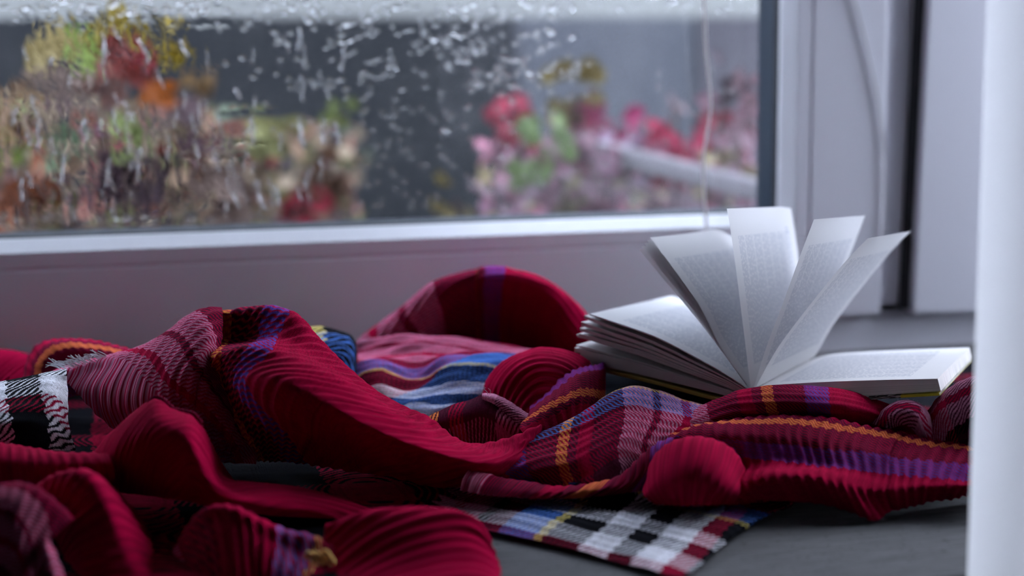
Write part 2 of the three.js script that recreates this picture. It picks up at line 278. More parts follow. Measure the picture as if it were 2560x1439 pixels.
const tartan = dataTexture(TS, TS, (x, y) => {
  const v = y / TS * SETT, wob = 0.5 * Math.sin(v / 6.5625 * 2 * Math.PI) + 0.5 * Math.sin(v * 2 * Math.PI / 42 + 1);
  const u = (x / TS * SETT + wob + SETT) % SETT;
  const i = Math.floor(u / SETT * THREADS), j = Math.floor(v / SETT * THREADS), over = (i + j) % 5 < 3;
  const c = over ? warp[Math.floor(u)] : weft[Math.floor(v)];
  const k = (over ? heather[i] : heather[TS + j]) * (0.93 + 0.14 * rnd());
  return [clamp(c[0] * k, 0, 255), clamp(c[1] * k, 0, 255), clamp(c[2] * k, 0, 255)];
}, true);
const weave = dataTexture(160, 160, (x, y) => {                // relief of 20 x 20 threads
  const a = x / 8, b = y / 8, i = Math.floor(a), j = Math.floor(b), over = (i + j) % 5 < 3;
  const across = over ? a - i - 0.5 : b - j - 0.5, along = over ? b * 0.9 : a * 0.9;
  const h = Math.sqrt(Math.max(0, 1 - 3.2 * across * across)) * (0.78 + 0.22 * Math.sin(2 * Math.PI * (along + across))) * (over ? 1 : 0.8);
  const v = 60 + 180 * h; return [v, v, v];
}, false, [42, 42]);
const cloth = std(0xffffff, 0.95, { map: tartan, bumpMap: weave, bumpScale: 0.0004, side: THREE.DoubleSide, sheen: 0.02, sheenRoughness: 0.5, sheenColor: lin(0.9, 0.4, 0.5), specularIntensity: 0.04 });

const scarf = group('scarf', 'crumpled red checked wool scarf with purple, orange, pink and white stripes', 'scarf');
const clothParts = [];
const spline = (P, t) => {                                     // Catmull-Rom through P (Vector3), t in 0..1 by index
  const n = P.length - 1, s = clamp(t, 0, 1) * n, i = Math.min(Math.floor(s), n - 1), f = s - i;
  const a = P[Math.max(i - 1, 0)], b = P[i], c = P[i + 1], d = P[Math.min(i + 2, n)], f2 = f * f, f3 = f2 * f;
  const w = (x, y, z, q) => 0.5 * (2 * y + (z - x) * f + (2 * x - 5 * y + 4 * z - q) * f2 + (3 * y - x - 3 * z + q) * f3);
  return V(w(a.x, b.x, c.x, d.x), w(a.y, b.y, c.y, d.y), w(a.z, b.z, c.z, d.z));
};
function resample(P, n) {                                      // n + 1 points at equal arc length
  const fine = [], L = [0]; const m = P.length * 24;
  for (let i = 0; i <= m; i++) { fine.push(spline(P, i / m)); if (i) L.push(L[i - 1] + fine[i].distanceTo(fine[i - 1])); }
  const out = []; let k = 0;
  for (let i = 0; i <= n; i++) { const s = L[m] * i / n; while (k < m - 1 && L[k + 1] < s) k++; out.push(fine[k].clone().lerp(fine[k + 1], (s - L[k]) / Math.max(L[k + 1] - L[k], 1e-9))); }
  return out;
}
// one draped stretch of cloth: rails run along it, each [photo x, y, depth] lifted into space; uv(s, t) gives millimetres in the sett
const RIB = SETT / 64, red = (v) => { const q = 25 * RIB; return 3 + ((v % q) + q) % q; };   // stays in the red of the weft, ribs unbroken
let foldNumber = 0;
function drape({ rails, uv, rib = 0.9, wrinkle = 1.6, step = 1.25, hem }) {
  const id = ++foldNumber;
  const R = rails.map((r) => resample(r.map((q) => q.isVector3 ? q : at(q[0], q[1], q[2])), 60));
  let S = 0, Tt = 0;
  for (const r of R) for (let i = 1; i <= 60; i++) S += r[i].distanceTo(r[i - 1]) / R.length;
  for (let j = 1; j < R.length; j++) for (let i = 0; i <= 60; i += 6) Tt += R[j][i].distanceTo(R[j - 1][i]) / 11;
  S *= 1000; Tt *= 1000;
  const ni = clamp(Math.round(S / step), 12, 420), nj = clamp(Math.round(Tt / step), 8, 260);
  const P = [], ST = [];
  for (let j = 0; j <= nj; j++) {
    for (let i = 0; i <= ni; i++) {
      const x = i / ni * 60, k = Math.min(Math.floor(x), 59), f = x - k;
      const col = R.map((r) => r[k].clone().lerp(r[k + 1], f));
      P.push(spline(col, j / nj));
    }
  }
  for (let i = 0; i <= ni; i++) { let t = 0; for (let j = 0; j <= nj; j++) { if (j) t += P[j * (ni + 1) + i].distanceTo(P[(j - 1) * (ni + 1) + i]) * 1000; ST[j * (ni + 1) + i] = [i / ni * S, t]; } }
  const g0 = grid(ni, nj, (i, j) => P[j * (ni + 1) + i]), N = g0.attributes.normal;
  const UV = P.map((p, k) => uv(...ST[k], p));
  const g = grid(ni, nj, (i, j) => {
    const k = j * (ni + 1) + i, [u, v] = UV[k], p = P[k];
    const edge = Math.min(1, Math.min(i, ni - i) / 6 + 0.15);
    const amp = rib * (0.65 + 0.6 * noise(u / 55, v / 40, id)), ph = v / 6.5625 + 0.35 * noise(u / 30, v / 35, id + 40);
    const c = 0.5 + 0.5 * Math.cos(2 * Math.PI * ph);
    const h = (Math.pow(c, 1.25) - 0.45) * amp * 1.9 + wrinkle * edge * (fbm(u / 38, v / 38, id * 3.1) + 0.25 * noise(u / 9, v / 9, id));
    return p.clone().addScaledVector(V(N.getX(k), N.getY(k), N.getZ(k)), h * 0.001);
  }, (i, j) => { const q = UV[j * (ni + 1) + i]; return [q[0] / SETT, q[1] / SETT]; });
  clothParts.push(g);
  return g;
}
const ground = (x, y, h = 0.006) => onHeight(x, y, h);
const gr = (list, h) => list.map(([x, y]) => ground(x, y, h));

// lower layer that lies on the sill under all the folds
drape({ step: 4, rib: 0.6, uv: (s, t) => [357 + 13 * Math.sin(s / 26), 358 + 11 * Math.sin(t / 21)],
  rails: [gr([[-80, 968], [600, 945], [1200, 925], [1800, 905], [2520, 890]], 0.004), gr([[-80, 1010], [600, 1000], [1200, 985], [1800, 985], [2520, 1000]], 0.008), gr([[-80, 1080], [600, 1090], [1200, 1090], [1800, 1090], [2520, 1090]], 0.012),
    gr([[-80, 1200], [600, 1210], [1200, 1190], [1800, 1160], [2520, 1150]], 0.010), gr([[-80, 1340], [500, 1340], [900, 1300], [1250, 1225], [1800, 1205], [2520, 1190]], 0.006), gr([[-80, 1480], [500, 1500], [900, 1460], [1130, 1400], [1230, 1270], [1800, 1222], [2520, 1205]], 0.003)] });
// red hump at the window
drape({ uv: (s, t) => [s < 72 ? 240 - 0.6 * s : s < 104 ? 194 - 0.5 * (s - 72) : s < 107 ? 178 - 13 * (s - 104) : Math.max(60, 139 - 1.0 * (s - 107)), red(t + 0.2 * s)], rib: 0.6,
  rails: [[[885, 880, 1.03], [1040, 760, 1.035], [1240, 705, 1.035], [1400, 750, 1.035], [1520, 880, 1.03]],
    [[895, 850, 1.0], [990, 775, 0.995], [1080, 706, 0.99], [1160, 678, 0.99], [1240, 668, 0.99], [1330, 683, 0.99], [1410, 728, 0.995], [1470, 785, 1.0], [1525, 870, 1.0]],
    [[905, 868, 0.99], [1000, 802, 0.982], [1100, 735, 0.978], [1160, 708, 0.976], [1240, 698, 0.975], [1330, 712, 0.977], [1400, 752, 0.982], [1450, 805, 0.988], [1510, 890, 0.99]],
    [[930, 890, 0.99], [1030, 840, 0.985], [1110, 790, 0.99], [1170, 765, 1.0], [1240, 755, 1.005], [1320, 770, 1.0], [1380, 805, 0.99], [1440, 850, 0.985], [1490, 910, 0.985]],
    [[960, 930, 0.99], [1050, 890, 0.995], [1130, 850, 1.015], [1240, 830, 1.025], [1330, 845, 1.015], [1400, 890, 0.995], [1460, 940, 0.985]],
    [[960, 980, 1.0], [1130, 910, 1.03], [1240, 900, 1.035], [1330, 905, 1.03], [1460, 970, 0.99]]] });
// striped valley in front of the hump
drape({ uv: (s, t) => [150 + 1.22 * t, 206 + 0.36 * t + 0.2 * s], rib: 0.7, wrinkle: 5,
  rails: [[[860, 905, 1.0], [1080, 890, 0.99], [1250, 905, 0.975], [1450, 920, 0.96]],
    [[860, 862, 0.965], [940, 845, 0.962], [1030, 840, 0.955], [1130, 848, 0.95], [1240, 864, 0.945], [1340, 878, 0.94], [1450, 890, 0.93]],
    [[860, 890, 0.95], [960, 880, 0.94], [1080, 872, 0.93], [1180, 878, 0.925], [1300, 892, 0.915], [1450, 905, 0.91]],
    [[860, 915, 0.925], [950, 908, 0.91], [1040, 925, 0.915], [1120, 900, 0.895], [1220, 895, 0.885], [1330, 910, 0.88], [1450, 930, 0.88]],
    [[870, 960, 0.90], [950, 955, 0.89], [1040, 965, 0.895], [1120, 945, 0.875], [1220, 945, 0.865], [1330, 960, 0.86], [1430, 980, 0.86]],
    [[890, 1010, 0.88], [1000, 1005, 0.87], [1100, 1000, 0.86], [1220, 1010, 0.85], [1400, 1030, 0.84]],
    [[900, 1070, 0.87], [1100, 1060, 0.85], [1400, 1080, 0.83]]] });
// small dark roll behind the ridge
drape({ uv: (s, t) => [372 + 0.3 * s, 362 + 0.6 * t], rib: 0.4,
  rails: [[[750, 850, 0.95], [800, 840, 0.95], [870, 860, 0.95], [905, 910, 0.95]], [[740, 825, 0.925], [800, 813, 0.92], [850, 824, 0.915], [882, 840, 0.91], [894, 875, 0.91], [890, 930, 0.91]],
    [[740, 850, 0.90], [800, 842, 0.895], [845, 855, 0.89], [870, 875, 0.888], [884, 900, 0.89], [886, 940, 0.895]], [[740, 900, 0.885], [800, 890, 0.88], [850, 910, 0.88], [880, 960, 0.88]], [[740, 960, 0.88], [820, 960, 0.88], [880, 1000, 0.88]]] });
// folds at the far left
drape({ uv: (s, t) => [60, red(s + t)], rails: [[[-80, 900, 0.99], [30, 880, 0.99], [130, 900, 0.99]], [[-80, 880, 0.955], [0, 876, 0.95], [50, 885, 0.945], [130, 910, 0.94]], [[-80, 930, 0.93], [0, 935, 0.925], [70, 945, 0.92], [130, 960, 0.92]], [[-80, 1000, 0.92], [60, 1010, 0.91], [140, 1010, 0.91]]] });
drape({ uv: (s, t) => [219 - 0.9 * t + 0.04 * s, red(60 + s)], rib: 0.6,
  rails: [[[55, 960, 0.93], [80, 890, 0.935], [160, 865, 0.935], [260, 870, 0.935], [400, 905, 0.93]], [[60, 950, 0.895], [75, 895, 0.895], [100, 860, 0.895], [150, 845, 0.895], [230, 848, 0.89], [310, 868, 0.885], [420, 895, 0.88]],
    [[75, 965, 0.88], [95, 905, 0.875], [150, 868, 0.872], [240, 868, 0.868], [320, 888, 0.865], [420, 915, 0.86]], [[100, 970, 0.87], [140, 925, 0.87], [230, 905, 0.865], [320, 915, 0.86], [420, 940, 0.855]], [[110, 1010, 0.87], [240, 980, 0.865], [420, 990, 0.86]]] });
// mauve striped side of the big hill
const mauveU = (s, t) => Math.min(244, 160 + 0.74 * (128 - s) + 0.3 * t);
drape({ uv: (s, t) => [Math.max(152, mauveU(s, t)), red(20 + 0.75 * s + 0.6 * t)], rib: 0.8,
  rails: [[[120, 950, 0.86], [240, 915, 0.86], [360, 875, 0.86], [470, 815, 0.85], [545, 790, 0.84]],
    [[120, 935, 0.82], [200, 905, 0.815], [280, 885, 0.81], [350, 866, 0.805], [420, 830, 0.80], [470, 792, 0.80], [515, 774, 0.80], [556, 772, 0.80]],
    [[160, 950, 0.80], [240, 925, 0.795], [320, 905, 0.785], [400, 880, 0.775], [470, 850, 0.77], [520, 835, 0.77], [556, 845, 0.778]],
    [[195, 985, 0.785], [280, 965, 0.775], [360, 950, 0.765], [440, 930, 0.755], [500, 920, 0.755], [546, 930, 0.765]],
    [[240, 1035, 0.78], [320, 1020, 0.765], [400, 1010, 0.755], [470, 1000, 0.75], [540, 1005, 0.752], [590, 1030, 0.76]],
    [[300, 1090, 0.78], [380, 1085, 0.77], [470, 1080, 0.76], [560, 1090, 0.755], [640, 1110, 0.76]],
    [[330, 1150, 0.78], [480, 1150, 0.765], [640, 1160, 0.76]]] });
// red side of the big hill and the lip that runs down to the middle
drape({ uv: (s, t) => { const a = 160 - 0.8 * s + 0.02 * t; return [a > 80 ? a : 80 - 0.12 * (80 - a), red(0.53 * t + 0.85 * s)]; }, rib: 0.9,
  rails: [[[545, 810, 0.86], [690, 800, 0.85], [800, 870, 0.83], [900, 960, 0.82], [1060, 1070, 0.80], [1220, 1130, 0.79], [1340, 1090, 0.79], [1400, 1090, 0.80]],
    [[540, 777, 0.80], [610, 769, 0.80], [672, 764, 0.797], [740, 785, 0.79], [800, 848, 0.785], [860, 905, 0.78], [930, 975, 0.77], [1000, 1013, 0.765], [1070, 1045, 0.76], [1140, 1096, 0.755], [1200, 1106, 0.755], [1270, 1093, 0.755], [1335, 1066, 0.762], [1375, 1060, 0.785]],
    [[545, 845, 0.80], [610, 850, 0.79], [690, 845, 0.772], [780, 882, 0.756], [880, 955, 0.75], [1000, 1030, 0.745], [1100, 1075, 0.742], [1220, 1120, 0.74], [1320, 1096, 0.75], [1380, 1090, 0.785]],
    [[525, 893, 0.758], [560, 876, 0.748], [600, 867, 0.74], [680, 876, 0.728], [760, 904, 0.722], [850, 958, 0.72], [940, 1015, 0.72], [1050, 1075, 0.72], [1150, 1120, 0.72], [1240, 1135, 0.728], [1310, 1120, 0.745], [1375, 1115, 0.785]],
    [[535, 945, 0.775], [580, 945, 0.74], [635, 938, 0.714], [720, 955, 0.70], [820, 1005, 0.695], [920, 1060, 0.695], [1050, 1115, 0.698], [1200, 1155, 0.708], [1300, 1145, 0.735], [1370, 1140, 0.78]],
    [[565, 1010, 0.768], [610, 1010, 0.735], [670, 1014, 0.713], [760, 1035, 0.704], [880, 1082, 0.704], [1050, 1142, 0.708], [1200, 1180, 0.716], [1300, 1168, 0.74], [1370, 1165, 0.78]],
    [[590, 1070, 0.755], [690, 1075, 0.728], [800, 1095, 0.722], [940, 1145, 0.722], [1090, 1190, 0.722], [1280, 1195, 0.735], [1370, 1190, 0.775]],
    [[640, 1150, 0.772], [760, 1160, 0.75], [950, 1190, 0.74], [1100, 1222, 0.735], [1280, 1225, 0.74], [1370, 1225, 0.76]]] });
// red hump left of the book
drape({ uv: (s, t) => [60 - 0.05 * s, red(t)], rib: 0.9,
  rails: [[[1190, 1030, 0.90], [1250, 930, 0.90], [1340, 895, 0.90], [1440, 900, 0.89], [1500, 960, 0.88]],
    [[1190, 1015, 0.865], [1215, 950, 0.86], [1255, 903, 0.855], [1310, 877, 0.85], [1360, 867, 0.85], [1430, 878, 0.845], [1475, 905, 0.84], [1494, 955, 0.84]],
    [[1200, 1020, 0.845], [1240, 960, 0.832], [1290, 922, 0.825], [1360, 905, 0.82], [1420, 917, 0.815], [1460, 950, 0.815], [1485, 1000, 0.82]],
    [[1225, 1035, 0.835], [1270, 1000, 0.825], [1330, 975, 0.82], [1390, 970, 0.812], [1430, 990, 0.81], [1460, 1030, 0.815]],
    [[1260, 1070, 0.82], [1340, 1060, 0.812], [1450, 1070, 0.81]]] });
drape({ uv: (s, t) => [124 + 1.05 * t, red(30 + s)], rib: 0.7, wrinkle: 1.2,
  rails: [[[1512, 900, 0.86], [1498, 908, 0.838], [1450, 918, 0.818], [1405, 943, 0.812], [1370, 978, 0.81], [1325, 1015, 0.81]], [[1514, 925, 0.85], [1496, 932, 0.818], [1448, 940, 0.80], [1405, 968, 0.795], [1365, 1000, 0.79], [1322, 1035, 0.79]],
    [[1514, 975, 0.84], [1492, 984, 0.802], [1450, 990, 0.785], [1400, 1005, 0.78], [1350, 1032, 0.777], [1300, 1065, 0.775]], [[1512, 1020, 0.83], [1488, 1028, 0.796], [1440, 1035, 0.778], [1380, 1052, 0.772], [1310, 1085, 0.768]], [[1510, 1085, 0.82], [1486, 1088, 0.786], [1420, 1095, 0.77], [1330, 1115, 0.765]]] });
drape({ uv: (s, t) => [292 + 3 * noise(s / 20, t / 20), 360 + 3 * noise(s / 20, t / 20, 4)], rib: 0.4,  // plain black fold added to paint in the shade under the book
  rails: [gr([[1420, 890], [1560, 895], [1700, 915], [1840, 950]], 0.006), [[1415, 905, 0.95], [1540, 918, 0.945], [1680, 948, 0.925], [1850, 985, 0.90]], [[1440, 985, 0.92], [1540, 985, 0.90], [1660, 1000, 0.88], [1820, 1020, 0.86]], [[1440, 1020, 0.87], [1560, 1010, 0.86], [1680, 1025, 0.85], [1820, 1040, 0.84]], gr([[1430, 1090], [1560, 1085], [1690, 1080], [1820, 1085]], 0.01)] });
// maroon flap with its pale hem
drape({ uv: (s, t) => [151 + 0.9 * s, 182 + 0.2 * t], rib: 0.35, wrinkle: 1.2,
  rails: [[[1050, 1052, 0.80], [1120, 1016, 0.80], [1175, 998, 0.80], [1215, 984, 0.80], [1262, 1003, 0.795], [1302, 1033, 0.79], [1350, 1062, 0.785]],
    [[1060, 1075, 0.79], [1130, 1050, 0.787], [1200, 1035, 0.787], [1260, 1050, 0.782], [1330, 1085, 0.778]], [[1090, 1130, 0.79], [1200, 1120, 0.785], [1320, 1125, 0.778]]] });
drape({ uv: (s, t) => [200 + 0.8 * t, 190 + s], rib: 0.3, wrinkle: 0.8, step: 0.8,
  rails: [[[1206, 983, 0.803], [1240, 986, 0.80], [1290, 1012, 0.795], [1352, 1058, 0.787]], [[1205, 988, 0.794], [1240, 995, 0.79], [1286, 1025, 0.785], [1345, 1066, 0.78]], [[1206, 998, 0.792], [1238, 1012, 0.787], [1275, 1044, 0.782], [1320, 1078, 0.778]]] });
// striped middle with the blue patch
drape({ uv: (s, t) => [117 + 0.98 * s, 300 - 0.75 * t], rib: 0.55,
  rails: [[[1260, 1135, 0.80], [1380, 1085, 0.80], [1480, 1050, 0.80], [1560, 1000, 0.81], [1640, 990, 0.81], [1720, 1010, 0.81], [1830, 1030, 0.81]],
    [[1245, 1128, 0.765], [1330, 1088, 0.765], [1400, 1058, 0.765], [1470, 1020, 0.77], [1520, 985, 0.782], [1580, 967, 0.788], [1640, 980, 0.788], [1710, 1005, 0.782], [1830, 1030, 0.775]],
    [[1240, 1150, 0.745], [1330, 1118, 0.745], [1420, 1092, 0.745], [1500, 1060, 0.75], [1580, 1035, 0.757], [1660, 1042, 0.757], [1740, 1060, 0.757], [1830, 1070, 0.76]],
    [[1250, 1180, 0.73], [1340, 1158, 0.725], [1440, 1143, 0.725], [1520, 1122, 0.73], [1600, 1105, 0.735], [1680, 1098, 0.742], [1760, 1100, 0.75]],
    [[1270, 1212, 0.725], [1380, 1200, 0.72], [1480, 1188, 0.72], [1560, 1170, 0.725], [1640, 1150, 0.735], [1740, 1130, 0.75]],
    [[1280, 1240, 0.72], [1480, 1225, 0.715], [1720, 1180, 0.745]]] });
// fold along the front of the book
drape({ uv: (s, t) => [224 - s + 0.05 * t, red(40 + t)], rib: 0.6, wrinkle: 1.3,
  rails: [[[1660, 1075, 0.81], [1800, 1020, 0.80], [1900, 990, 0.79], [2050, 990, 0.785], [2180, 1020, 0.79], [2380, 1085, 0.80]],
    [[1660, 1060, 0.785], [1740, 1022, 0.78], [1800, 998, 0.775], [1850, 978, 0.77], [1900, 966, 0.765], [1960, 960, 0.765], [2050, 966, 0.765], [2130, 978, 0.765], [2200, 1002, 0.77], [2280, 1038, 0.775], [2370, 1075, 0.78]],
    [[1660, 1082, 0.765], [1780, 1028, 0.755], [1880, 998, 0.75], [1980, 993, 0.745], [2080, 998, 0.745], [2180, 1022, 0.75], [2360, 1090, 0.76]],
    [[1680, 1100, 0.76], [1800, 1058, 0.75], [1900, 1035, 0.745], [2000, 1030, 0.745], [2100, 1035, 0.745], [2200, 1055, 0.75], [2350, 1105, 0.76]],
    [[1700, 1130, 0.77], [1900, 1080, 0.768], [2100, 1080, 0.768], [2340, 1130, 0.77]]] });
// pink twists by the curtain
drape({ uv: (s, t) => [205 + 0.9 * t, 174 + 0.4 * s], rib: 0.3, wrinkle: 0.6, step: 0.9,
  rails: [[[2165, 1070, 0.77], [2215, 1035, 0.77], [2255, 1015, 0.768], [2300, 1025, 0.765], [2345, 1085, 0.765]], [[2175, 1058, 0.752], [2212, 1022, 0.75], [2250, 1001, 0.748], [2290, 1006, 0.745], [2320, 1030, 0.745], [2338, 1078, 0.745]],
    [[2195, 1064, 0.742], [2230, 1038, 0.738], [2262, 1028, 0.736], [2290, 1040, 0.735], [2306, 1066, 0.736], [2320, 1096, 0.738]], [[2225, 1072, 0.742], [2255, 1062, 0.74], [2280, 1072, 0.74], [2300, 1105, 0.742]]] });
drape({ uv: (s, t) => [196 + 0.8 * t, 150 + 0.9 * s], rib: 0.3, wrinkle: 1,
  rails: [[[2300, 1070, 0.785], [2345, 1010, 0.785], [2390, 975, 0.78], [2440, 955, 0.78], [2500, 940, 0.775]], [[2296, 1060, 0.757], [2335, 1000, 0.757], [2378, 965, 0.752], [2420, 945, 0.75], [2500, 925, 0.745]],
    [[2300, 1090, 0.745], [2345, 1045, 0.74], [2395, 1018, 0.735], [2500, 990, 0.73]], [[2320, 1120, 0.742], [2400, 1085, 0.735], [2500, 1060, 0.728]], [[2340, 1150, 0.75], [2420, 1140, 0.745], [2500, 1120, 0.74]]] });
// right front fold with the orange stripe
drape({ uv: (s, t) => { const a = 193 - 1.02 * t; return [a > 100 ? a : 100 - 0.4 * (100 - a), red(1.0 * s + 0.35 * t)]; }, rib: 0.95,
  rails: [[[1620, 1130, 0.78], [1760, 1085, 0.775], [1900, 1060, 0.765], [2060, 1068, 0.76], [2250, 1100, 0.76], [2500, 1150, 0.755]],
    [[1590, 1128, 0.755], [1660, 1092, 0.75], [1760, 1057, 0.745], [1850, 1040, 0.745], [1950, 1036, 0.742], [2080, 1046, 0.74], [2230, 1076, 0.738], [2350, 1100, 0.735], [2500, 1126, 0.73]],
    [[1610, 1145, 0.735], [1700, 1108, 0.73], [1800, 1085, 0.725], [1900, 1082, 0.722], [2000, 1090, 0.72], [2120, 1108, 0.718], [2260, 1132, 0.715], [2400, 1150, 0.71], [2500, 1165, 0.705]],
    [[1690, 1185, 0.728], [1800, 1165, 0.72], [1880, 1155, 0.715], [1980, 1150, 0.71], [2100, 1166, 0.706], [2240, 1188, 0.70], [2400, 1196, 0.695], [2500, 1203, 0.69]],
    [[1720, 1250, 0.708], [1800, 1226, 0.697], [1880, 1205, 0.692], [1960, 1190, 0.69], [2060, 1200, 0.69], [2200, 1228, 0.688], [2320, 1222, 0.692], [2500, 1215, 0.688]],
    [ground(1770, 1275, 0.008), ground(1900, 1252, 0.012), ground(2040, 1258, 0.008), ground(2130, 1280, 0.004), ground(2188, 1302, 0.002), ground(2230, 1276, 0.003), ground(2330, 1252, 0.004), ground(2500, 1228, 0.005)]] });
// rounded red end of the fold
drape({ uv: (s, t) => [55, red(s * 1.0 + 0.2 * t)], rib: 0.45, wrinkle: 0.8,
  rails: [[[1620, 1225, 0.74], [1660, 1135, 0.735], [1735, 1108, 0.73], [1810, 1125, 0.73], [1880, 1200, 0.735]], [[1606, 1205, 0.715], [1625, 1150, 0.712], [1670, 1106, 0.705], [1735, 1090, 0.70], [1795, 1102, 0.70], [1840, 1132, 0.703], [1870, 1190, 0.71]],
    [[1604, 1222, 0.70], [1640, 1172, 0.688], [1700, 1142, 0.68], [1760, 1138, 0.678], [1815, 1160, 0.682], [1862, 1210, 0.70]], [[1612, 1240, 0.69], [1660, 1212, 0.675], [1730, 1200, 0.668], [1800, 1210, 0.672], [1852, 1232, 0.69]], [[1640, 1262, 0.69], [1730, 1264, 0.678], [1840, 1258, 0.69]]] });
drape({ uv: (s, t) => [124 + 0.62 * s, red(40 + s)], rib: 0.7, wrinkle: 1.2,
  rails: [[[1710, 1095, 0.74], [1640, 1118, 0.738], [1590, 1155, 0.738], [1540, 1195, 0.738], [1420, 1215, 0.738], [1200, 1190, 0.74]], [[1690, 1090, 0.722], [1640, 1110, 0.718], [1600, 1142, 0.714], [1565, 1172, 0.712], [1525, 1196, 0.712], [1430, 1212, 0.712], [1290, 1200, 0.716], [1180, 1170, 0.72]],
    [[1670, 1130, 0.712], [1630, 1160, 0.706], [1598, 1190, 0.702], [1555, 1208, 0.70], [1430, 1226, 0.70], [1270, 1218, 0.705], [1160, 1190, 0.71]], [[1640, 1220, 0.70], [1580, 1230, 0.698], [1420, 1246, 0.698], [1250, 1240, 0.70], [1150, 1225, 0.705]]] });
// checked corner that lies flat on the sill
{ const C = ground(1682, 1434, 0.004), a = ground(1240, 1330, 0.004).sub(C).normalize(), b = ground(1856, 1278, 0.004).sub(C).normalize();
  drape({ uv: (s, t, p) => { const d = p.clone().sub(C), ab = a.x * b.x + a.z * b.z, da = d.x * a.x + d.z * a.z, db = d.x * b.x + d.z * b.z, k = 1 - ab * ab; return [347 - 760 * (da - ab * db) / k, 349 - 800 * (db - ab * da) / k]; }, rib: 0.5, wrinkle: 1.6,
    rails: [gr([[1040, 1170], [1300, 1195], [1500, 1210], [1750, 1222], [2000, 1225]], 0.016), gr([[1050, 1215], [1300, 1240], [1500, 1255], [1740, 1262], [1990, 1246]], 0.008), gr([[1060, 1260], [1280, 1290], [1480, 1320], [1720, 1335], [1900, 1290], [1985, 1256]], 0.006),
      gr([[1070, 1290], [1240, 1330], [1400, 1365], [1520, 1396], [1610, 1420], [1686, 1436], [1740, 1418], [1840, 1338], [1920, 1292], [1978, 1264]], 0.003)] }); }
// red fold like a tent at the left front
drape({ uv: (s, t) => [60 - 0.03 * s, red(0.6 * s + t)], rib: 0.35, wrinkle: 1.5,
  rails: [[[225, 1165, 0.745], [320, 1075, 0.74], [395, 1022, 0.74], [480, 1065, 0.74], [540, 1140, 0.74], [620, 1225, 0.74], [760, 1230, 0.745], [950, 1275, 0.72]],
    [[230, 1135, 0.71], [270, 1085, 0.705], [320, 1042, 0.70], [362, 1008, 0.70], [392, 992, 0.70], [430, 1018, 0.695], [480, 1034, 0.69], [512, 1072, 0.69], [535, 1130, 0.69], [560, 1190, 0.695], [620, 1200, 0.70], [740, 1212, 0.705], [850, 1240, 0.70], [950, 1280, 0.695]],
    [[245, 1155, 0.692], [300, 1110, 0.677], [370, 1068, 0.669], [430, 1070, 0.663], [480, 1098, 0.66], [520, 1160, 0.665], [570, 1222, 0.675], [680, 1236, 0.68], [820, 1258, 0.685], [950, 1286, 0.69]],
    [[260, 1180, 0.69], [330, 1170, 0.675], [420, 1160, 0.665], [490, 1190, 0.66], [550, 1235, 0.66], [660, 1258, 0.668], [830, 1275, 0.68], [950, 1292, 0.688]],
    [[280, 1230, 0.695], [360, 1240, 0.688], [460, 1250, 0.675], [560, 1275, 0.67], [700, 1290, 0.672], [950, 1300, 0.686]]] });
{ const g = tube([at(372, 1006, 0.698), at(392, 993, 0.697), at(412, 1004, 0.695), at(432, 1022, 0.693), at(458, 1028, 0.691), at(484, 1036, 0.688), at(504, 1060, 0.687)], 0.0016, 60, 10), q = g.attributes.uv;
  for (let i = 0; i < q.count; i++) q.setXY(i, (178 + 12 * q.getY(i)) / SETT, (30 + 50 * q.getX(i)) / SETT);
  clothParts.push(g); }
drape({ uv: (s, t) => [Math.max(60, 124 - 1.2 * t), red(s)], rib: 0.8, wrinkle: 1.2,
  rails: [[[-80, 1130, 0.745], [100, 1135, 0.73], [280, 1145, 0.725]], [[-80, 1100, 0.705], [0, 1106, 0.70], [60, 1116, 0.695], [140, 1128, 0.69], [270, 1132, 0.69]], [[-80, 1135, 0.685], [100, 1150, 0.675], [280, 1155, 0.675]], [[-80, 1195, 0.68], [120, 1195, 0.672], [290, 1195, 0.675]], [[-80, 1250, 0.685], [290, 1240, 0.68]]] });
// white and black checks at the left edge
drape({ uv: (s, t) => [302 + 0.5 * s, 301 + 0.55 * t], rib: 0.3, wrinkle: 1.2,
  rails: [[[-80, 985, 0.83], [40, 962, 0.825], [170, 945, 0.825]], [[-80, 968, 0.79], [0, 954, 0.787], [60, 943, 0.787], [110, 932, 0.788], [166, 922, 0.79]], [[-80, 1010, 0.765], [0, 1000, 0.76], [70, 988, 0.76], [130, 980, 0.763], [170, 985, 0.775]], [[-80, 1060, 0.745], [60, 1055, 0.742], [130, 1060, 0.75], [172, 1060, 0.765]], [[-80, 1130, 0.74], [80, 1125, 0.74], [190, 1125, 0.76]]] });
// folds at the front edge
drape({ uv: (s, t) => [55, red(0.95 * s + 0.15 * t)], rib: 0.75,
  rails: [[[100, 1240, 0.69], [180, 1210, 0.685], [250, 1210, 0.68], [320, 1260, 0.675], [380, 1340, 0.67], [470, 1500, 0.66]], [[85, 1222, 0.655], [130, 1188, 0.648], [180, 1174, 0.643], [230, 1182, 0.638], [268, 1225, 0.632], [305, 1300, 0.625], [345, 1380, 0.62], [395, 1480, 0.61]],
    [[75, 1245, 0.645], [120, 1215, 0.639], [165, 1205, 0.633], [205, 1225, 0.627], [240, 1290, 0.62], [275, 1370, 0.612], [320, 1490, 0.602]], [[85, 1280, 0.645], [125, 1258, 0.639], [155, 1262, 0.634], [178, 1305, 0.627], [198, 1380, 0.618], [230, 1490, 0.606]], [[100, 1330, 0.655], [130, 1325, 0.648], [150, 1365, 0.642], [170, 1420, 0.636], [190, 1500, 0.63]]] });
